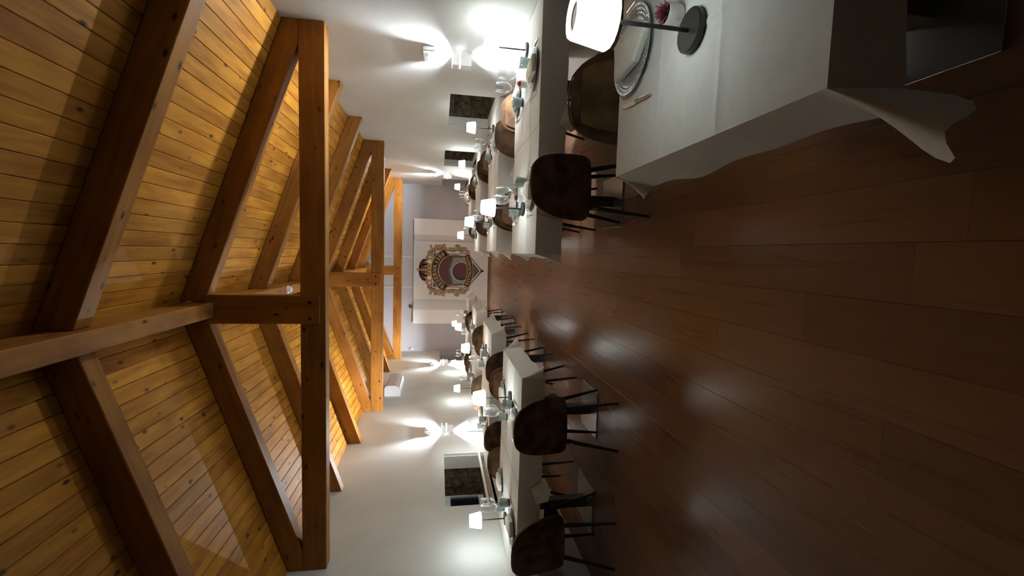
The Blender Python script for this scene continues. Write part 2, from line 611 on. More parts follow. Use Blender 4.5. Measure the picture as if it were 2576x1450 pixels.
for n, x in ((3, -.17), (4, -.985)):
    struct(MB().box(x - .012, x + .012, YF - .012, YF, 2.06, zc(x) - .03).build('trim_%d' % n, M_OFFWHITE), 'thin cable duct running up the gable')

# ------------------------------------------------------------------ roof timbers
def prism_beam(name, poly, y0, y1, mt, parent, ang=0., origin=None):
    """poly in world XZ; the object's own X axis is turned along the timber"""
    ox = sum(p[0] for p in poly) / len(poly)
    oz = sum(p[1] for p in poly) / len(poly)
    c, s = math.cos(ang), math.sin(ang)
    mb = MB()
    mb.prism([((p[0] - ox) * c + (p[1] - oz) * s, -(p[0] - ox) * s + (p[1] - oz) * c) for p in poly], lambda u, v, k: (u, k * (y1 - y0), v))
    o = mb.build(name, mt, parent)
    bv = o.modifiers.new('b', 'BEVEL')
    bv.width = .005
    bv.segments = 1
    base = Vector(parent.location) if parent else Vector((0, 0, 0))
    o.location = Vector((ox, y0, oz)) - base
    o.rotation_euler = (0, -ang, 0)
    return o

RD = .178
RH = .058
TR = [3.753, 7.509, 11.168]
TIE0, TIE1 = 2.302, 2.497
TT = .118
tn = ['nearest the camera', 'in the middle of the room', 'close to the far gable wall']
for y, w in zip(TR, tn):
    t = empty('roof_truss', (XC, y, TIE0), 0, 'pine roof truss with king post, ' + w, 'roof truss', 'roof trusses')
    prism_beam('tie_beam', [(XL, TIE0), (XR, TIE0), (XR, TIE1), (XL, TIE1)], y, y + TT, M_BEAM, t)
    prism_beam('king_post', [(-.505 - .115, 2.345), (-.505 + .115, 2.345), (-.505 + .115, 3.19), (-.505 - .115, 3.19)], y - .012, y + TT - .01, M_BEAM, t, math.pi / 2)
    for s in (-1, 1):
        xe = XR if s > 0 else XL
        xt = XC + s * (HW - (TIE1 - (ZW - RD)) / SL)
        xi = XC + s * .05
        prism_beam('rafter', [(xe, zc(xe) - .002), (xe, TIE1), (xt, TIE1), (xi, zc(xi) - RD), (xi, zc(xi) - .002)], y + .002, y + TT, M_BEAM, t, -s * ANG)
    for bx_ in (-.07, .06):
        o = MB().lathe([(.0, -.004), (.012, -.004), (.013, .006), (.0, .006)], 10).build('bolt', M_BLACK, t)
        o.rotation_euler = (math.pi / 2, 0, 0)
        o.location = Vector((-.505 + bx_, y - .014, 2.42)) - Vector(t.location)
# ridge beam
rb = prism_beam('ridge_beam', [(YB, 0), (YF, 0), (YF, .20), (YB, .20)], 0, .115, M_BEAM, None)
rb.rotation_euler = (0, 0, math.pi / 2)
rb.location = (-.51 + .0575, (YB + YF) / 2, 3.13 + .10)
tag(rb, 'long pine ridge beam running along the peak of the ceiling', 'beam')
wr = ['nearest the camera', 'first beyond the near truss', 'second beyond the near truss', 'first beyond the middle truss', 'second beyond the middle truss']
for y, w in zip((2.50, 5.00, 6.255, 8.76, 9.99), wr):
    for s in (-1, 1):
        xe = XR if s > 0 else XL
        xi = XC + s * .04
        o = prism_beam('rafter', [(xe, zc(xe) - .002), (xe, zc(xe) - RD), (xi, zc(xi) - RD), (xi, zc(xi) - .002)], y, y + TT, M_BEAM, None, -s * ANG)
        tag(o, 'sloping pine rafter on the %s slope, %s' % ('right' if s > 0 else 'left', w), 'rafter', 'free rafters between the trusses')

# smoke detector under the ridge
sd = empty('smoke_detector', (-.497, 5.45, 3.13), 0, 'small round white smoke detector on the ridge beam', 'smoke detector')
MB().lathe([(.0, -.012), (.05, -.012), (.05, 0), (.0, 0)], 20).build('base', M_PLASTIC, sd, True)
MB().lathe([(.0, -.05), (.022, -.05), (.034, -.04), (.040, -.012), (.0, -.012)], 20).build('sensor_head', M_PLASTIC, sd, True)

# ------------------------------------------------------------------ wall fittings
def sconce(y, xw, s, label, gain=1.):
    t = empty('wall_sconce', (xw, y, 1.142), 0, label, 'wall lamp', 'up and down wall sconces')
    d = -s           # into the room
    def X(a, b):
        return (min(d * a, d * b), max(d * a, d * b))
    x0, x1 = X(0, .02)
    MB().box(x0, x1, -.045, .045, .03, .14).build('mount_plate', M_PLASTIC, t)
    body = MB()
    hh = .168
    a0, a1 = X(.02, .12)
    th = .006
    for z0, z1 in ((0, .095), (.106, hh)):      # two box sleeves with a light slot between
        body.box(a0, a0 + th, -.05, .05, z0, z1).box(a1 - th, a1, -.05, .05, z0, z1)
        body.box(a0 + th, a1 - th, -.05, -.05 + th, z0, z1).box(a0 + th, a1 - th, .05 - th, .05, z0, z1)
    body.build('housing', M_PLASTIC, t)
    MB().box(a0 + .008, a1 - .008, -.042, .042, .094, .107).build('slot_light', M_SLOT, t)
    MB().box(a0 + th, a1 - th, -.044, .044, .045, .05).build('lower_diffuser', M_SLOT, t)
    MB().box(a0 + th, a1 - th, -.044, .044, hh - .03, hh - .025).build('upper_diffuser', M_SLOT, t)
    for nm, z, up, pw in (('uplight', hh - .020, 1, SCONCE_UP), ('downlight', .040, -1, SCONCE_DN)):
        ld = bpy.data.lights.new(nm, 'AREA')
        ld.shape = 'SQUARE'
        ld.size = .07
        ld.energy = pw * gain
        ld.color = (.90, .95, 1.)
        lo = bpy.data.objects.new(nm, ld)
        C.objects.link(lo)
        lo.parent = t
        lo.location = (d * .07, 0, z)
        lo.rotation_euler = (math.pi if up > 0 else 0, 0, 0)
    return t
def emergency(y, xw, s, label):
    t = empty('emergency_light', (xw, y, 1.455), 0, label, 'emergency light', 'emergency light units')
    d = -s
    def X(a, b):
        return (min(d * a, d * b), max(d * a, d * b))
    a0, a1 = X(0, .045)
    MB().rbox(a0, a1, -.125, .125, 0, .11, .01).build('body', M_PLASTIC, t)
    a0, a1 = X(.045, .075)
    MB().rbox(a0, a1, -.11, .11, .015, .095, .012).build('lens', M_CLEAR, t)
    a0, a1 = X(.0455, .056)
    MB().rbox(a0, a1, -.08, .08, .045, .065, .004).build('tube', M_PLASTIC, t)
sconce(4.07, XR, 1, 'white cube wall sconce over the second right-hand table row', .75)
sconce(10.15, XR, 1, 'white cube wall sconce at the far end of the right wall', 1.5)
sconce(6.57, XL, -1, 'white cube wall sconce in the middle of the left wall', 1.7)
sconce(10.62, XL, -1, 'white cube wall sconce at the far end of the left wall', 1.5)
emergency(4.10, XR, 1, 'clear emergency light box above the near right sconce')
emergency(10.10, XR, 1, 'clear emergency light box above the far right sconce')
emergency(6.57, XL, -1, 'clear emergency light box above the near left sconce')
emergency(10.60, XL, -1, 'clear emergency light box above the far left sconce')

ac = empty('air_conditioner', (XL, 8.73, 2.07), 0, 'white split air conditioner high on the left wall', 'air conditioner')
prof = [(0, 0), (.10, 0), (.165, .03), (.195, .09), (.20, .20), (.185, .27), (.15, .29), (0, .29)]
MB().prism(prof, lambda u, v, k: (u, -.425 + .85 * k, v)).build('body', M_PLASTIC, ac, True)
MB().prism([(.12, -.004), (.168, .020), (.164, .026), (.118, .002)], lambda u, v, k: (u, -.38 + .76 * k, v)).build('air_flap', M_WHITE, ac)
for k in (-1, 1):
    MB().prism([(u * 1.01, v * 1.01 - .001) for u, v in prof], lambda u, v, q: (u, k * .425 + .008 * k * q, v)).build('end_cap', M_PLASTIC, ac)
MB().box(.201, .203, -.41, .41, .145, .148).build('panel_joint', M_GREYP, ac)

ca = empty('wall_camera', (-1.516, YF, 2.10), 0, 'tiny black box camera above the left white panel', 'camera')
MB().rbox(-.035, .035, -.05, 0, 0, .06, .006).build('body', M_GASKET, ca)
o = MB().lathe([(.0, 0), (.012, 0), (.012, .006), (.008, .008), (.0, .006)], 12).build('lens', M_GREYP, ca, True)
o.rotation_euler = (math.pi / 2, 0, 0)
o.location = (0, -.05, .03)
pr = empty('motion_sensor', (-2.66, YF, 2.03), 0, 'small white motion sensor in the far left corner', 'sensor')
MB().rbox(-.03, .03, -.045, 0, 0, .10, .01).build('body', M_PLASTIC, pr)
MB().rbox(-.022, .022, -.055, -.044, .02, .07, .008).build('lens', M_OFFWHITE, pr)

# ------------------------------------------------------------------ banner with the crest
bn = empty('banner', (-.524, YF, .06), 0, 'white banner printed with the maroon and gold restaurant crest', 'banner')
BO = Vector(bn.location)
vs, fs = [], []
nx, nz = 24, 12
for j in range(nz + 1):
    for i in range(nx + 1):
        x = -1.31 + 1.572 * i / nx
        z = .06 + 1.99 * j / nz
        y = YF - .030 + .004 * math.sin(7 * x + 2 * z)
        vs.append(Vector((x, y if j > 0 else y - .012, z)) - BO)
for j in range(nz):
    for i in range(nx):
        a = j * (nx + 1) + i
        fs.append((a, a + 1, a + nx + 2, a + nx + 1))
MB().add(vs, fs).build('sheet', M_BANNER, bn, True)
MB().tube([Vector((-1.31, YF - .03, 2.052)) - BO, Vector((.262, YF - .03, 2.052)) - BO], .009).build('hanging_rod', M_OFFWHITE, bn)

def PQ(p, q, lay):
    return Vector((-.508 + q * .0107, YF - .0385 - .0014 * lay, 2.05 - .01026 * p)) - BO
def flat(mb, pts, lay):
    mb.add([PQ(p, q, lay) for p, q in pts], [tuple(range(len(pts)))])
def strip(mb, L, R, lay):
    n = len(L)
    mb.add([PQ(p, q, lay) for p, q in L] + [PQ(p, q, lay) for p, q in R], [(i, i + 1, n + i + 1, n + i) for i in range(n - 1)])
def arc(cp, r, a0, a1, n, up=True):
    """angles in degrees off the vertical; up: above the centre"""
    return [(cp - r * math.cos(math.radians(a0 + (a1 - a0) * i / n)) * (1 if up else -1), r * math.sin(math.radians(a0 + (a1 - a0) * i / n))) for i in range(n + 1)]
def ribbon(mb, pts, w0, w1, lay, mir=True):
    n = len(pts)
    for sg in ((1, -1) if mir else (1,)):
        L, R = [], []
        for i, (p, q) in enumerate(pts):
            a = pts[max(i - 1, 0)]
            b = pts[min(i + 1, n - 1)]
            dx, dy = b[0] - a[0], b[1] - a[1]
            l = math.hypot(dx, dy) or 1
            w = w0 + (w1 - w0) * i / (n - 1)
            L.append((p - dy / l * w, sg * (q + dx / l * w)))
            R.append((p + dy / l * w, sg * (q - dx / l * w)))
        strip(mb, L, R, lay)
def spiral(cp, cq, r, a0, turns, sgn):
    out = []
    n = int(18 * turns)
    for i in range(n + 1):
        t = i / n
        a = math.radians(a0) + sgn * 2 * math.pi * turns * t
        rr = r * (1 - .72 * t)
        out.append((cp + rr * math.cos(a), cq + rr * math.sin(a)))
    return out
# shield back and border
mb = MB()
flat(mb, [(45, -47), (45, 47), (60, 45), (88, 43), (118, 43), (131, 46), (143, 41), (178, 2), (178, -2), (143, -41), (131, -46), (118, -43), (88, -43), (60, -45)], 1)
mb.build('crest_outline', M_PLUM, bn)
mb = MB()
flat(mb, [(47, -45), (47, 45), (88, 41.5), (118, 41.5), (130, 44), (142, 40), (176, 0), (142, -40), (130, -44), (118, -41.5), (88, -41.5)], 2)
mb.build('crest_border', M_SILVP, bn)
mb = MB()
flat(mb, [(50, -42.5), (50, 42.5), (88, 39), (130, 38), (140, 37), (171, 0), (140, -37), (130, -38), (88, -39)], 3)
mb.build('crest_field_edge', M_INK, bn)
mb = MB()
flat(mb, [(51.5, -41), (51.5, 41), (88, 37.5), (130, 37), (140, 34), (167, 0), (140, -34), (130, -37), (88, -37.5)], 4)
mb.build('crest_field', M_MAROON, bn)
mb = MB()
ribbon(mb, [(157, 9), (160, 6), (158, 4), (162, 2), (166, 0)], .6, .4, 5)
ribbon(mb, [(47.5, 44), (47.5, 0)], .8, .8, 5)
mb.build('tip_ornament', M_GOLD, bn)['kind'] = 'stuff'
mb = MB()
flat(mb, [(176, -3), (173.5, 0), (176, 3), (181, 2.5), (184, 0), (181, -2.5)], 5)
mb.build('tip_jewel', M_MAROON, bn)
# stone bridge
mb = MB()
flat(mb, [(99, -38.5), (96.5, -30), (91.5, -14), (89, -3), (88.5, 3), (91.5, 14), (96.5, 28), (99, 37.5), (132, 36), (140, 0), (132, -37)], 5)
mb.build('bridge_moss', M_MOSS, bn)
mb = MB()
flat(mb, [(100.5, -33), (97, -24), (92.5, -10), (90.5, 0), (92.5, 10), (97, 22), (101, 31), (112, 33), (124, 31), (134, 25), (138, 0), (134, -26), (124, -32), (112, -34)], 6)
mb.build('bridge_joints', M_INK, bn)
mb = MB()
for k in range(-11, 11):                      # rows of masonry either side of the arch
    q0, q1 = k * 3. + .15, k * 3. + 2.65
    top = 91.5 + abs(k + .5) * 1.02
    p = top
    while p < 133 - abs(k) * .3:
        h = 2.0 + ((k * 7 + int(p * 3)) % 5) * .35
        flat(mb, [(p, q0), (p, q1), (p + h - .4, q1), (p + h - .4, q0)], 7)
        p += h
mb.build('bridge_stones', M_STONEP, bn)['kind'] = 'stuff'
mb = MB()
flat(mb, [(123 + 27.5 * math.cos(a), -2.5 + 27.5 * math.sin(a)) for a in [i * math.pi / 18 for i in range(36)]], 8)
mb.build('arch_joint', M_INK, bn)
mb = MB()
for i in range(34):
    a, b = i * math.pi / 17 + .012, (i + 1) * math.pi / 17 - .022
    flat(mb, [(123 + r * math.cos(t), -2.5 + r * math.sin(t)) for r, t in ((22.8, a), (27.0, a), (27.0, b), (22.8, b))], 9)
mb.build('arch_stones', M_GREYP, bn)['kind'] = 'stuff'
mb = MB()
flat(mb, [(123 + 22.5 * math.cos(a), -2.5 + 22.5 * math.sin(a)) for a in [i * math.pi / 18 for i in range(36)]], 10)
mb.build('arch_shadow', M_INK, bn)
mb = MB()
flat(mb, [(124 + 21 * math.cos(a), -.5 + 20 * math.sin(a)) for a in [i * math.pi / 18 for i in range(36)]], 11)
mb.build('arch_opening', M_MAROON, bn)
# name bands
def mk(name, mt, fn, stuff=False):
    global mb
    mb = MB()
    fn()
    o_ = mb.build(name, mt, bn)
    if stuff:
        o_['kind'] = 'stuff'
    return o_
def up_edge():
    strip(mb, arc(104, 61.5, -64, 64, 40), arc(104, 39.5, -64, 64, 40), 12)
    for s_ in (1, -1):
        mb.add([PQ(p, s_ * q, 12) for p, q in ((76, 55), (86, 44), (98, 40), (118, 40.6), (118, 39.2), (96, 38), (80, 34))], [(0, 1, 2, 3, 4, 5, 6)])
def up_fill():
    strip(mb, arc(104, 59.3, -62, 62, 40), arc(104, 41.8, -62, 62, 40), 13)
    for s_ in (1, -1):
        mb.add([PQ(p, s_ * q, 13) for p, q in ((77, 52), (86, 42), (93, 39.5), (81, 35))], [(0, 1, 2, 3)])
mk('name_band_edging', M_GOLD, up_edge)
mk('lower_band_edging', M_GOLD, lambda: strip(mb, arc(70, 68, -33, 33, 24, False), arc(70, 85.5, -32, 32, 24, False), 12))
mk('name_band', M_INK, up_fill)
mk('lower_band', M_INK, lambda: strip(mb, arc(70, 69.8, -31.5, 31.5, 24, False), arc(70, 83.7, -30.5, 30.5, 24, False), 13))
def letters(txt, cp, r, a0, a1, size, up, widths):
    tot = sum(widths.get(c, 1.) for c in txt)
    acc = 0.
    for c in txt:
        w = widths.get(c, 1.)
        a = math.radians(a0 + (a1 - a0) * (acc + w / 2) / tot)
        acc += w
        if c == ' ':
            continue
        lv, lf = text_mesh(c, size, .012 * size)
        out = []
        for v in lv:
            dq, dp = v.x, -v.y
            if up:
                q = r * math.sin(a) + dq * math.cos(a) - dp * math.sin(a)
                p = cp - r * math.cos(a) + dq * math.sin(a) + dp * math.cos(a)
            else:
                q = r * math.sin(a) + dq * math.cos(a) + dp * math.sin(a)
                p = cp + r * math.cos(a) - dq * math.sin(a) + dp * math.cos(a)
            out.append(PQ(p, q, 14.5))
        MB().add(out, lf).build('letter', M_GOLD, bn)
letters('RESERVA 1386', 104, 50.2, -59, 59, 15.5, True, {' ': .45, '1': .75, 'V': 1.05, 'R': 1.05})
letters('RESTAURANTE', 70, 76.6, -29, 29, 11.3, False, {'U': 1.05, 'N': 1.1, 'R': 1.05, 'E': .9, 'S': .9})
# crown
mb = MB()
flat(mb, [(34, -16.5), (30, -28), (22, -27), (15, -17), (12.5, -6), (12, 0), (12.5, 6), (15, 17), (22, 27), (30, 28), (34, 16.5), (45, 14.5), (45, -14.5)], 5)
mb.build('crown_outline', M_PLUM, bn)
mb = MB()
for s in (-1, 1):
    flat(mb, [(33, s * 3), (30, s * 3.5), (18, s * 3.5), (16, s * 9), (20, s * 13), (30, s * 13)], 6)
    flat(mb, [(33, s * 15), (28, s * 15), (21, s * 17), (22, s * 23), (29, s * 25)], 6)
mb.build('crown_lining', M_MAROON, bn)['kind'] = 'stuff'
mb = MB()
for s in (-1, 1):
    ribbon(mb, [(33, 13.5), (24, 13), (18, 9), (14.5, 3)], 1.2, .8, 7, True)
    ribbon(mb, [(34, 17), (31, 25.5), (24, 24.5), (17, 16), (13.8, 5)], .9, .7, 7, True)
ribbon(mb, [(33, 0), (8, 0)], 1.8, 1.1, 7, False)
flat(mb, [(5, 0), (8, -2.2), (11, 0), (8, 2.2)], 7)
for q in (-20, -9.5, 0, 9.5, 20):
    flat(mb, [(27, q), (31, q - 3.2), (34, q), (31, q + 3.2)], 8)
flat(mb, [(35, -15), (35, 15), (43.5, 13.5), (43.5, -13.5)], 6)
mb.build('crown', M_GOLD, bn)
mb = MB()
for q in (-9, 0, 9):
    flat(mb, [(39.3 + 2.2 * math.cos(i * math.pi / 5), q + 2.2 * math.sin(i * math.pi / 5)) for i in range(10)], 8)
mb.build('crown_jewels', M_MAROON, bn)['kind'] = 'stuff'
mb = MB()
for i in range(15):
    a = math.radians(-75 + 150 * i / 14)
    for rr in (1,):
        cp_, cq_ = 31 - 19 * math.cos(a) * 1., 28.5 * math.sin(a) / math.sin(math.radians(75)) * .97
        flat(mb, [(cp_ + .9 * math.cos(k * math.pi / 3), cq_ + .9 * math.sin(k * math.pi / 3)) for k in range(6)], 8)
mb.build('crown_pearls', M_SILVP, bn)['kind'] = 'stuff'
# scrollwork on both sides
SC = [(56.5, 58.5, 5.5, 200, 1.3, 1), (67, 58.5, 6.2, 20, 1.3, -1), (39, 43.5, 4.6, 90, 1.2, -1), (113, 59.5, 5.6, 180, 1.3, -1), (123, 53.5, 6.2, 200, 1.4, 1),
      (132, 53, 5., 150, 1.2, -1), (139.5, 47.5, 4.2, 200, 1.2, 1), (93.5, 52, 4., 90, 1.1, -1), (103, 52, 4.4, 30, 1.1, 1), (35, 30.5, 4.2, 60, 1.1, 1), (80, 57, 4.2, 0, 1., -1)]
ST = [[(42, 62), (46, 53), (54, 51.5), (62, 51), (70, 53)], [(70, 53), (78, 51), (84, 50), (90, 50)], [(72, 62), (78, 65), (81, 63)], [(40, 48), (47, 48.5), (56, 48)],
      [(98, 49), (106, 50), (114, 52), (120, 49)], [(126, 58), (131, 57), (136, 52)], [(33, 24), (37, 27), (44, 28)], [(36, 36), (42, 38), (44, 34)], [(88, 55), (94, 56), (99, 55)]]
for sg_ in (1, -1):
    for pts_ in [spiral(*a) for a in SC] + ST:
        w_ = 1.4 if pts_ in ST else 1.35
        for nm_, mt_, wa, wb_, ly in (('scroll', M_PLUM, w_ + .95, 1.5, 5), ('scroll_face', M_GOLD, w_, .75, 6)):
            mb = MB()
            ribbon(mb, [(p, sg_ * q) for p, q in pts_], wa, wb_, ly, False)
            o_ = mb.build(nm_, mt_, bn if nm_ == 'scroll' else par_)
            par_ = o_

# ------------------------------------------------------------------ furniture prototypes
def tree_at(proto, used, loc, rz, label, cat, group):
    o = proto if not used.get(proto.name) else copy_tree(proto)
    used[proto.name] = True
    o.location = loc
    o.rotation_euler = (0, 0, rz)
    return tag(o, label, cat, group)
USED = {}

def lerp(tab, x):
    for (a, b), (c, d) in zip(tab[:-1], tab[1:]):
        if x <= c:
            return b + (d - b) * (x - a) / (c - a)
    return tab[-1][1]

def make_chair():
    t = empty('dining_chair')
    WT = [(.392, .165), (.400, .188), (.415, .206), (.44, .215), (.50, .216), (.58, .209), (.65, .199), (.71, .184), (.75, .167), (.78, .147), (.80, .125), (.815, .098), (.823, .064), (.826, .03)]
    zs = [.392, .400, .415, .435, .455, .49, .53, .57, .61, .65, .69, .725, .755, .78, .80, .813, .822, .826]
    U = [math.sin(math.pi / 2 * k / 8) for k in range(-8, 9)]
    def P(u, z, sc=1., dy=0.):
        v = max(0, (z - .425) / .401)
        w = lerp(WT, z)
        y = -.150 - .10 * v ** 1.15 - .045 * max(0, 1 - v / .25) * 0
        x = w * u * sc
        curl = (.055 - .020 * v) * (abs(x) / .214) ** 2.3
        return (x, y + curl + dy, z)
    def sheet(name, zz, sc, dy, th, mt):
        mb = MB()
        n = len(U)
        for z in zz:
            for u in U:
                mb.v.append(P(u, z, sc, dy))
        for j in range(len(zz) - 1):
            for i in range(n - 1):
                a = j * n + i
                mb.f.append((a, a + 1, a + n + 1, a + n))
        o = mb.build(name, mt, t, True)
        so = o.modifiers.new('s', 'SOLIDIFY')
        so.thickness = th
        so.offset = 0
        bv = o.modifiers.new('b', 'BEVEL')
        bv.width = min(.011, th * .4)
        bv.segments = 2
        bv.limit_method = 'ANGLE'
        bv.angle_limit = math.radians(50)
        bake(o)
        o.data.shade_smooth()
        return o
    sheet('backrest', zs, 1., 0, .030, M_SUEDE)
    sheet('back_pad', [z for z in zs if .46 < z < .785] + [.788], .80, .024, .022, M_SUEDE_IN)
    rim = [P(-1, z) for z in zs] + [P(1, z) for z in reversed(zs)]
    MB().tube([(x * 1.012, y - .012, z + (.004 if z > .8 else 0)) for x, y, z in rim], .0045, 6).build('piping', M_PIPING, t, True)
    # seat cushion
    mb = MB()
    def ring(k, z):
        out = []
        for i in range(28):
            a = 2 * math.pi * i / 28
            c, s = math.cos(a), math.sin(a)
            e = .55
            out.append((.196 * k * math.copysign(abs(c) ** e, c) * (1 - .05 * (s > 0) * s), .045 + .205 * k * math.copysign(abs(s) ** e, s), z))
        return out
    R = [ring(.80, .402), ring(.95, .408), ring(1., .425), ring(1., .445), ring(.95, .462), ring(.80, .467), ring(.5, .462), ring(.2, .458)]
    mb.v = sum(R, [])
    for k in range(len(R) - 1):
        for i in range(28):
            j = (i + 1) % 28
            mb.f.append((k * 28 + i, k * 28 + j, k * 28 + 28 + j, k * 28 + 28 + i))
    mb.f += [tuple(range(28)), tuple(range(28 * 7, 28 * 8))]
    o = mb.build('seat', M_SUEDE, t, False)
    o.data.shade_smooth()
    MB().box(-.15, .15, -.12, .17, .392, .410).build('seat_frame', M_BLACK, t)
    for sx in (-1, 1):
        for sy in (-1, 1):
            MB().tube([(sx * .125, sy * .125 + .02, .405), (sx * .187, sy * .232 + .005, 0)], [.019, .0095], 10).build('leg', M_BLACK, t, True)
    return t
chair0 = make_chair()

def make_lamp(shade_mat, name='table_lamp'):
    t = empty(name)
    MB().lathe([(0, 0), (.053, 0), (.055, .003), (.055, .015), (.052, .018), (0, .018)], 32).build('base', M_DARK, t, True)
    MB().lathe([(.0055, .017), (.0055, .232)], 12, close=True).build('pole', M_DARK, t, True)
    MB().lathe([(.020, .229), (.066, .229), (.070, .234), (.071, .240), (.0545, .328), (.052, .333), (.047, .334), (.044, .331), (.044, .322), (.0, .322)], 16).build('shade', shade_mat, t, True)
    MB().lathe([(.0, .3235), (.030, .3235), (.031, .3255), (.040, .3255), (.0435, .3235)], 24).build('top_cap', M_CAP, t, True)
    MB().lathe([(.0, .226), (.019, .226), (.021, .230), (.0, .230)], 16).build('socket', M_DARK, t, True)
    return t
lamp0 = make_lamp(M_SHADE)
lamp1 = make_lamp(M_SHADE_N)

def make_wine():
    t = empty('wine_glass')
    MB().lathe([(.0, .0012), (.034, .0008), (.035, .002), (.016, .005), (.005, .010), (.0036, .022), (.0033, .085), (.005, .097), (.016, .106)], 20).build('stem', M_GLASS, t, True)
    MB().lathe([(.006, .099), (.020, .107), (.034, .124), (.0405, .147), (.0405, .172), (.037, .205), (.0335, .229), (.0325, .229), (.036, .205), (.0393, .172)], 24).build('bowl', M_GLASS, t, True)
    return t
wine0 = make_wine()

def make_tumbler():
    t = empty('tumbler')
    MB().lathe([(.034, .014), (.0395, .050), (.0425, .086), (.040, .086), (.037, .050), (.032, .016)], 24).build('body', M_TUMB, t, True)
    MB().lathe([(.0, 0), (.031, 0), (.0335, .003), (.0338, .0145), (.0, .0145)], 24).build('thick_base', M_TUMBB, t, True)
    return t
tum0 = make_tumbler()

def make_pot(k):
    t = empty('potted_succulent')
    MB().lathe([(.0, 0), (.022, 0), (.026, .004), (.029, .02), (.0295, .046), (.028, .048), (.0255, .046), (.0255, .038), (.0, .038)], 24).build('pot', M_POT, t, True)
    MB().lathe([(.0, .040), (.0252, .040)], 20).build('soil', M_SOIL, t)
    mb = MB()
    rnd = random.Random(k)
    for ring_, (n, tilt, ln) in enumerate(((9, .35, .036), (8, .75, .036), (6, 1.1, .034), (3, 1.4, .030))):
        for i in range(n):
            a = 2 * math.pi * (i + .5 * ring_) / n + rnd.uniform(-.12, .12)
            l = ln * rnd.uniform(.85, 1.1)
            d = Vector((math.cos(a) * math.cos(tilt), math.sin(a) * math.cos(tilt), math.sin(tilt)))
            sd_ = Vector((-math.sin(a), math.cos(a), 0))
            up = sd_.cross(d) * -1
            b = Vector((0, 0, .043)) + d * .003
            q = [b, b + d * l * .55 + sd_ * .0058 + up * .001, b + d * l, b + d * l * .55 - sd_ * .0058 + up * .001, b + d * l * .5 - up * .0042]
            mb.add(q, [(0, 1, 2, 3), (0, 4, 1), (1, 4, 2), (2, 4, 3), (3, 4, 0)])
    mb.build('succulent', M_LEAFS[k % 3], t)
    return t
pots = [make_pot(0), make_pot(1), make_pot(2)]

def make_plate():
    t = empty('charger_plate')
    MB().lathe([(.0, .003), (.085, .003), (.095, .006), (.138, .016), (.142, .018), (.141, .020), (.136, .019), (.094, .010), (.084, .0075), (.0, .0075)], 40).build('plate', M_PLATE, t, True)
    mb = MB()
    for k in range(60):                      # pressed beads round the rim
        a = 2 * math.pi * k / 60
        for r, z in ((.106, .0125), (.118, .0148), (.130, .0172)):
            c = Vector((r * math.cos(a), r * math.sin(a), z))
            e = Vector((math.cos(a), math.sin(a), .2)) * .0045
            f_ = Vector((-math.sin(a), math.cos(a), 0)) * .0042
            mb.add([c + e, c + f_, c - e, c - f_, c + Vector((0, 0, .0035))], [(0, 1, 4), (1, 2, 4), (2, 3, 4), (3, 0, 4)])
    mb.build('rim_beads', M_PLATE, t)
    return t
plate0 = make_plate()

def make_napkin():
    t = empty('napkin')
    out = [(-.062, -.10), (.062, -.10), (.072, .045), (.018, .125), (-.012, .128), (-.070, .05)]
    def lay(z, k, dx=0, dy=0):
        return [(x * k + dx, y * k + dy, z) for x, y in out]
    mb = MB()
    R = [lay(0, .96), lay(.005, 1.), lay(.020, 1.01), lay(.028, .97), lay(.036, .70), lay(.040, .30)]
    mb.v = sum(R, [])
    for k in range(5):
        for i in range(6):
            j = (i + 1) % 6
            mb.f.append((k * 6 + i, k * 6 + j, k * 6 + 6 + j, k * 6 + 6 + i))
    mb.f += [tuple(range(6)), tuple(range(30, 36))]
    o = mb.build('folded_cloth', M_NAPKIN, t)
    o.modifiers.new('b', 'BEVEL').width = .003
    bake(o)
    mb = MB()
    mb.add([(-.055, -.092, .033), (.060, .040, .033), (.014, .115, .031), (-.06, .045, .033), (-.01, .02, .046)], [(0, 1, 4), (1, 2, 4), (2, 3, 4), (3, 0, 4)])
    mb.build('flap', M_NAPKIN, t)
    return t
nap0 = make_napkin()

def make_knife():
    t = empty('table_knife')
    MB().prism([(-.0095, 0), (-.0095, .085), (-.004, .108), (.004, .112), (.006, .10), (.006, 0)], lambda u, v, k: (u, v, .0035 + .0015 * k)).build('blade', M_SILVER, t)
    MB().tube([(0, -.105, .005), (0, -.06, .0055), (0, -.015, .0055), (0, .004, .005)], [.004, .0065, .0055, .0035], 8).build('handle', M_SILVER, t, True)
    return t
def make_fork():
    t = empty('table_fork')
    MB().tube([(0, -.10, .004), (0, -.05, .006), (0, .01, .009), (0, .035, .006)], [.006, .0045, .0028, .0045], 8).build('handle', M_SILVER, t, True)
    mb = MB().prism([(-.005, .03), (-.0115, .048), (-.0115, .056), (.0115, .056), (.0115, .048), (.005, .03)], lambda u, v, k: (u, v, .004 + .002 * k))
    for q in (-.0098, -.0033, .0033, .0098):
        mb.prism([(q - .0016, .055), (q + .0016, .055), (q + .001, .098), (q - .001, .098)], lambda u, v, k: (u, v, .004 + .0018 * k + (v - .055) * .06))
    mb.build('tines', M_SILVER, t)
    return t
knife0 = make_knife()
fork0 = make_fork()

def make_table():
    t = empty('dining_table')
    MB().box(-.40, .40, -.48, .48, .715, .742).build('table_top', M_TOPWOOD, t)
    MB().box(-.16, .16, -.16, .16, .705, .715).build('top_bracket', M_BLACK, t)
    MB().rbox(-.042, .042, -.042, .042, .010, .706, .004).build('column', M_COLUMN, t)
    MB().rbox(-.205, .205, -.205, .205, 0, .011, .002).build('base_plate', M_STEEL, t)
    return t
table0 = make_table()

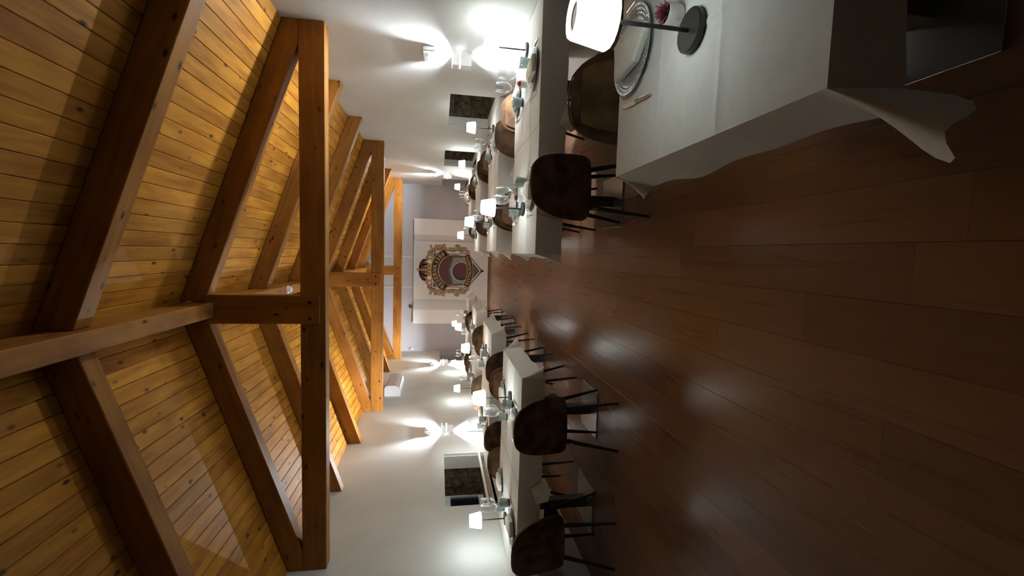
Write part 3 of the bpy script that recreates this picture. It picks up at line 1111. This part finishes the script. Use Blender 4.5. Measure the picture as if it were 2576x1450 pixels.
# ------------------------------------------------------------------ tablecloths
def cloth(x0, x1, y0, y1, z, drop, seed, flare=(.45, .45, .45, .45), tip=False):
    """drop = hang on (-x, +x, -y, +y); 0 leaves the cloth flat to that edge"""
    rnd = random.Random(seed)
    nd_ = 30 if y0 < 1 else 12
    def cuts(a, b, nf):
        L = b - a
        out = {a, b}
        for k in range(1, nd_):
            out.add(a + L * k / nd_)
        cr = [a + L * k / nf + rnd.uniform(-.01, .01) for k in range(1, nf)]
        for c in cr:
            out |= {c - .011, c - .004, c, c + .004, c + .011}
        return sorted(out), set(cr)
    xs, cxs = cuts(x0, x1, 3)
    ys, cys = cuts(y0, y1, 3)
    mb = MB()
    idx = {}
    def bumpz(x, y):
        h = 0.
        for c in cxs:
            h += .0034 * max(0, 1 - (abs(x - c) / .011) ** 1.3)
        for c in cys:
            h += .0034 * max(0, 1 - (abs(y - c) / .011) ** 1.3)
        e = min(x - x0, x1 - x, y - y0, y1 - y)
        return (h + .0030 * mnoise.noise((x * 7, y * 5, seed * 3.1)) + .0012 * mnoise.noise((x * 19, y * 15, seed * 1.7))) * min(1, max(0, e / .03))
    for j, y in enumerate(ys):
        for i, x in enumerate(xs):
            idx[i, j] = len(mb.v)
            mb.v.append((x, y, z + bumpz(x, y)))
    for j in range(len(ys) - 1):
        for i in range(len(xs) - 1):
            mb.f.append((idx[i, j], idx[i + 1, j], idx[i + 1, j + 1], idx[i, j + 1]))
    NV = 9
    P1, P2 = rnd.uniform(0, 6), rnd.uniform(0, 6)
    def side(ids, out, d, axis):
        """hang from the listed top vertices"""
        if d <= 0:
            return
        grid = [list(ids)]
        L = abs(mb.v[ids[-1]][axis] - mb.v[ids[0]][axis])
        for k in range(1, NV + 1):
            t = k / NV
            row = []
            for i in ids:
                x, y, zz = mb.v[i]
                s = abs(mb.v[i][axis] - mb.v[ids[0]][axis]) / L
                en = math.sin(math.pi * s) ** .5 if 0 < s < 1 else 0
                wv = (.010 * math.sin(P1 + 7.5 * s) + .006 * math.sin(P2 + 17 * s)) * t * en
                o = .006 * min(1, t * 4) + .022 * t + wv
                dd = d * (1 + .02 * math.sin(P2 + 6 * s) * en)
                row.append(len(mb.v))
                mb.v.append((x + out[0] * o, y + out[1] * o, z - dd * t - .0 * en))
            grid.append(row)
        for k in range(NV):
            for i in range(len(ids) - 1):
                mb.f.append((grid[k][i], grid[k][i + 1], grid[k + 1][i + 1], grid[k + 1][i]))
    nxs, nys = len(xs), len(ys)
    side([idx[0, j] for j in range(nys)], (-1, 0), drop[0], 1)
    side([idx[nxs - 1, j] for j in range(nys)], (1, 0), drop[1], 1)
    side([idx[i, 0] for i in range(nxs)], (0, -1), drop[2], 0)
    side([idx[i, nys - 1] for i in range(nxs)], (0, 1), drop[3], 0)
    def corner(cx, cy, ex, ey, dx, dy, fl):
        if dx <= 0 or dy <= 0:
            return
        NA = 20
        grid = []
        for a in range(NA + 1):
            th = math.pi / 2 * a / NA
            c, s = math.cos(th), math.sin(th)
            # cloth length in this direction of the corner square
            Lc = min(dx / max(c, 1e-6), dy / max(s, 1e-6))
            pk = math.sin(2 * th)
            if tip and ex < 0 and ey < 0:
                dg = math.degrees(th)
                Lc *= 1 + .22 * math.exp(-((dg - 36) / 12) ** 2) + .55 * math.exp(-((dg - 66) / 13) ** 2)
            pk = pk ** 1.7
            row = []
            for k in range(NV + 1):
                t = k / NV
                o = (.006 * min(1, t * 4) + .022 * t)
                ph = fl * pk * (.55 + .45 * t)
                rad = o * (1 - pk) + Lc * t * math.sin(ph) + .004 * pk
                az = math.pi / 4 + (th - math.pi / 4) * 1.0
                dn = Lc * t * math.cos(ph) * (1 - .20 * pk)
                row.append((cx + ex * rad * math.cos(az), cy + ey * rad * math.sin(az), z - dn))
            grid.append(row)
        o_ = len(mb.v)
        for row in grid:
            mb.v += row
        for a in range(NA):
            for k in range(NV):
                i = o_ + a * (NV + 1) + k
                mb.f.append((i, i + 1, i + NV + 2, i + NV + 1))
    corner(x0, y0, -1, -1, drop[0], drop[2], flare[0])
    corner(x1, y0, 1, -1, drop[1], drop[2], flare[1])
    corner(x0, y1, -1, 1, drop[0], drop[3], flare[2])
    corner(x1, y1, 1, 1, drop[1], drop[3], flare[3])
    o = mb.build('tablecloth', M_CLOTH, None, False)
    bm = bmesh.new()
    bm.from_mesh(o.data)
    bmesh.ops.remove_doubles(bm, verts=bm.verts, dist=.0006)
    bmesh.ops.recalc_face_normals(bm, faces=bm.faces)
    bm.to_mesh(o.data)
    bm.free()
    o.data.shade_smooth()
    o.data.set_sharp_from_angle(angle=math.radians(60))
    # move the origin onto the table
    c = Vector(((x0 + x1) / 2, (y0 + y1) / 2, z))
    o.data.transform(Matrix.Translation(-c))
    o.location = c
    return o

# ------------------------------------------------------------------ rows of tables
ZT = .747
DR = .178
ORD = {'R': ['front right-hand row', 'second right-hand row', 'third right-hand row', 'fourth right-hand row', 'rearmost right-hand table'],
       'L': ['front left-hand row', 'second left-hand row', 'third left-hand row', 'rearmost left-hand row']}
ROWS = [  # side, row, aisle x, joint x, wall x, y near, y far
    ('R', 0, .300, None, 1.20, .680, 1.595), ('R', 1, .002, .876, XR - .005, 2.957, 3.945), ('R', 2, .025, .89, XR - .005, 5.05, 6.07),
    ('R', 3, .02, .89, XR - .005, 7.19, 8.20), ('R', 4, .77, None, XR - .06, 9.19, 10.10),
    ('L', 0, -.965, -1.842, XL + .005, 3.272, 4.276), ('L', 1, -.985, -1.86, XL + .005, 5.25, 6.26), ('L', 2, -1.005, -1.87, XL + .005, 7.38, 8.39), ('L', 3, -1.024, -1.88, XL + .005, 9.36, 10.20)]
LAMPS = {('R', 0, 'a'): (.596, 1.108), ('R', 1, 'a'): (.35, 3.42), ('R', 1, 'w'): (1.566, 3.457), ('R', 2, 'a'): (.381, 5.55), ('R', 2, 'w'): (1.531, 5.55), ('R', 3, 'a'): (.291, 7.75),
         ('R', 3, 'w'): (1.511, 7.75), ('R', 4, 'a'): (1.396, 9.65), ('L', 0, 'a'): (-1.272, 3.745), ('L', 0, 'w'): (-2.425, 3.79), ('L', 1, 'a'): (-1.273, 5.76), ('L', 1, 'w'): (-2.40, 5.72),
         ('L', 2, 'a'): (-1.351, 7.88), ('L', 2, 'w'): (-2.486, 7.88), ('L', 3, 'a'): (-1.616, 9.85), ('L', 3, 'w'): (-2.50, 9.80)}
k_seed = 0
for side_, row, xa, xj, xw, ya, yb in ROWS:
    sg = 1 if side_ == 'R' else -1
    rowname = ORD[side_][row]
    ends = [('a', xa, xj), ('w', xj, xw)] if xj is not None else [('a', xa, xw)]
    for e, p, q in ends:
        k_seed += 1
        where = ('the ' + rowname) if row == 4 else 'the front right-hand table' if xj is None else ('%s end of the %s' % ('aisle' if e == 'a' else 'wall', rowname))
        lo, hi = min(p, q), max(p, q)
        xc, yc = (lo + hi) / 2, (ya + yb) / 2
        wx, wy = hi - lo, yb - ya
        # table
        t = tree_at(table0, USED, (xc, yc, 0), 0, 'pedestal table on a steel plate foot, ' + where, 'table', 'cloth covered dining tables')
        for ch in t.children:
            if ch.name.startswith('table_top'):
                ch.scale = ((wx - .012) / .80, (wy - .012) / .96, 1)
        # cloth
        dout = DR
        if e == 'a':
            dr = (dout, 0, DR, DR) if sg > 0 else (0, dout, DR, DR)
            if xj is None:
                dr = (DR, 0, DR, DR)
            cx0, cx1, zz = lo, hi, ZT
        else:
            dr = (0, 0, DR, DR)
            cx0, cx1, zz = (lo - .0, hi, ZT + .0022)
        fl = (.5 + .1 * math.sin(k_seed * 2.1),) * 4
        if side_ == 'R' and row == 0:
            dr = (.155, .155, .125, .20)
            fl = (.85, .5, .45, .5)
        if side_ == 'L':
            fl = (.5, .78, .5, .70)
        o = cloth(cx0, cx1, ya, yb, zz, dr, k_seed, fl, (side_, row) == ('R', 0))
        tag(o, 'white tablecloth %s, %s' % ('with hanging corner folds' if e == 'a' else 'reaching the wall', where), 'tablecloth', 'white tablecloths')
        # loose corner of the wall cloth hanging at the joint
        if e == 'w':
            xj_ = xj
            mb = MB()
            Y0 = ya - .034
            zt_ = ZT - DR + (.05 if sg > 0 else .085)
            d_ = -sg
            mb.add([(xj_ - o.location.x, Y0 - o.location.y, zt_ - o.location.z), (xj_ + sg * .13 - o.location.x, Y0 - .004 - o.location.y, zt_ - .045 - o.location.z),
                    (xj_ + sg * .085 - o.location.x, Y0 - .05 - o.location.y, zt_ - .13 - o.location.z), (xj_ + d_ * .02 - o.location.x, Y0 - .055 - o.location.y, zt_ - .15 - o.location.z),
                    (xj_ + d_ * .055 - o.location.x, Y0 - .018 - o.location.y, zt_ - .075 - o.location.z), (xj_ + sg * .02 - o.location.x, Y0 - .03 - o.location.y, zt_ - .07 - o.location.z)],
                   [(0, 1, 5), (1, 2, 5), (2, 3, 5), (3, 4, 5), (4, 0, 5)])
            f_ = mb.build('loose_corner', M_CLOTH, o)
        # things on the table
        lm = LAMPS.get((side_, row, e))
        if lm:
            tree_at(lamp1 if (side_, row) == ('R', 0) else lamp0, USED, (lm[0], lm[1], zz + .002), 0, 'lit white table lamp on black stem, ' + where, 'table lamp', 'cordless table lamps')
        zp = zz + .0015
        cxs = xc if e == 'a' else xc + sg * .0
        lamp_dir = -sg if e == 'a' else sg          # lamp stands toward the aisle on aisle tables
        if (side_, row) == ('R', 0):
            cxs, yc_ = .700, 1.17
            places = ((1, 'far'),)
        else:
            yc_ = yc
            places = ((-1, 'near'), (1, 'far'))
        i3 = (k_seed * 2 + row) % 3
        px_, py_ = (.673, 1.182) if row == 0 and side_ == 'R' else (cxs, yc_ + .01)
        pc = {0: 'rose', 1: 'coral red', 2: 'plum'}[i3]
        tree_at(pots[i3], USED, (px_, py_, zp), k_seed, 'small %s succulent in a white pot, %s' % (pc, where), 'plant', 'potted succulents')
        placed = [(px_, py_, .032)] + ([(lm[0], lm[1], .073)] if lm else [])
        for sd_, pn in places:
            placed.append((cxs, (yb - .135 if sd_ > 0 else ya + .19), .150))
        def clear(x, y, r):
            for k in range(400):                      # nearest free spot on the cloth
                q = .004 * math.sqrt(k) * 1.6
                X, Y = x + q * math.cos(2.4 * k), y + q * math.sin(2.4 * k)
                if all(math.hypot(X - a_, Y - b_) > r + c_ + .003 for a_, b_, c_ in placed):
                    break
            placed.append((X, Y, r))
            return X, Y
        for sd_, pn in places:
            # diner at sd_ side: sd_=-1 sits near the camera and looks along +y
            tx = cxs + (-sd_) * .10
            wx_ = cxs + (-sd_) * .03
            ty, wy_ = yc_ + sd_ * .13, yc_ + sd_ * .07
            lbl = '%s place, %s' % (pn, where)
            if (side_, row) == ('R', 0):
                tx, ty, wx_, wy_ = .86, 1.30, .80, 1.235
            else:
                tx, ty = clear(tx, ty, .043)
                wx_, wy_ = clear(wx_, wy_, .041)
                tree_at(tum0, USED, (tx, ty, zp), k_seed + sd_, 'patterned green-grey tumbler, ' + lbl, 'tumbler', 'pressed glass tumblers')
            tree_at(wine0, USED, (wx_, wy_, zp), k_seed, 'clear stemmed wine glass, ' + lbl, 'wine glass', 'wine glasses')
            py = (yb - .135 if sd_ > 0 else ya + .19)
            if (side_, row) == ('R', 0):
                py = 1.468
            pxx = cxs + (.0 if (side_, row) == ('R', 0) else random.uniform(-.02, .02))
            tree_at(plate0, USED, (pxx, py, zp), 0, 'pressed glass plate with beaded rim, ' + lbl, 'plate', 'charger plates')
            tree_at(nap0, USED, (pxx + .005, py + (.0 if sd_ > 0 else .02), zp + .009), math.pi + .15 if sd_ > 0 else random.uniform(-.2, .2), 'folded white cloth napkin on plate, ' + lbl, 'napkin', 'folded napkins')
            tree_at(knife0, USED, (pxx - sd_ * .175, py - sd_ * .03, zp), (-.12 if (side_, row) == ('R', 0) else 0) if sd_ > 0 else 0, 'steel table knife, ' + lbl, 'knife', 'table knives')
            tree_at(fork0, USED, (pxx + sd_ * .170, py - sd_ * .02, zp), math.pi if sd_ > 0 else 0, 'steel table fork, ' + lbl, 'fork', 'table forks')

# ------------------------------------------------------------------ chairs
CH = [  # side,row,end,place,x,y,rz
    ('R', 0, 'a', 'far', .700, 1.72, 180), ('R', 0, 'w', 'far', 1.20, 1.74, 170),
    ('R', 1, 'a', 'near', .455, 3.040, 2), ('R', 1, 'a', 'far', .42, 4.07, 180), ('R', 1, 'w', 'far', 1.33, 4.05, 178),
    ('R', 2, 'a', 'near', .46, 5.09, 0), ('R', 2, 'w', 'near', 1.27, 5.02, -3), ('R', 2, 'a', 'far', .44, 6.18, 180), ('R', 2, 'w', 'far', 1.30, 6.18, 181),
    ('R', 3, 'a', 'near', .46, 7.24, 0), ('R', 3, 'w', 'near', 1.30, 7.22, 0), ('R', 3, 'a', 'far', .44, 8.34, 180), ('R', 3, 'w', 'far', 1.30, 8.34, 180),
    ('R', 4, 'a', 'near', 1.25, 9.25, 0), ('R', 4, 'a', 'far', 1.25, 10.24, 180),
    ('L', 0, 'a', 'near', -1.345, 3.355, 5), ('L', 0, 'w', 'near', -2.27, 3.30, 2), ('L', 0, 'a', 'far', -1.42, 4.42, 180), ('L', 0, 'w', 'far', -2.30, 4.40, 182),
    ('L', 1, 'a', 'near', -1.40, 5.32, 3), ('L', 1, 'w', 'near', -2.22, 5.30, -2), ('L', 1, 'a', 'far', -1.42, 6.40, 180), ('L', 1, 'w', 'far', -2.30, 6.40, 180),
    ('L', 2, 'a', 'near', -1.42, 7.46, 0), ('L', 2, 'w', 'near', -2.28, 7.46, 0), ('L', 2, 'a', 'far', -1.44, 8.52, 180), ('L', 2, 'w', 'far', -2.30, 8.52, 180),
    ('L', 3, 'a', 'near', -1.44, 9.44, 0), ('L', 3, 'w', 'near', -2.30, 9.44, 0)]
tagged = {}
for side_, row, e, pl, x, y, rz in CH:
    where = ('the ' + ORD[side_][row]) if row == 4 else 'the front right-hand table, %s side' % ('aisle' if e == 'a' else 'wall') if (side_, row) == ('R', 0) else ('%s end of the %s' % ('aisle' if e == 'a' else 'wall', ORD[side_][row]))
    o = tree_at(chair0, USED, (x, y, 0), math.radians(rz), 'brown suede chair %s camera, %s' % ('with its back to the' if pl == 'near' else 'facing the', where), 'chair', 'brown suede dining chairs')
    tagged[side_, row, e, pl] = o
def leg_tag(chair, txt, mt, sx):
    """oval number sticker high on a rear leg, reading downward"""
    k = .09
    px = sx * (.125 + .062 * k / .405 * 1.0 + .004)
    c = Vector((px, -.128 - .019 - .012, .385 - k * .3))
    mb = MB()
    n = 20
    mb.add([(c.x + .011 * math.sin(2 * math.pi * i / n), c.y, c.z + .021 * math.cos(2 * math.pi * i / n)) for i in range(n)] +
           [(c.x + .011 * math.sin(2 * math.pi * i / n), c.y + .002, c.z + .021 * math.cos(2 * math.pi * i / n)) for i in range(n)],
           [tuple(range(n)), tuple(reversed(range(n, 2 * n)))] + [(i, (i + 1) % n, n + (i + 1) % n, n + i) for i in range(n)])
    o = mb.build('number_tag', mt, chair)
    lv, lf = text_mesh(txt, .018)
    MB().add([(c.x + v.y, c.y - .0008, c.z - v.x) for v in lv], lf).build('tag_lettering', M_TAGI, o)
leg_tag(tagged['R', 1, 'a', 'near'], 'P1', M_TAGY, -1)
leg_tag(tagged['L', 0, 'a', 'near'], '20', M_TAGG, -1)
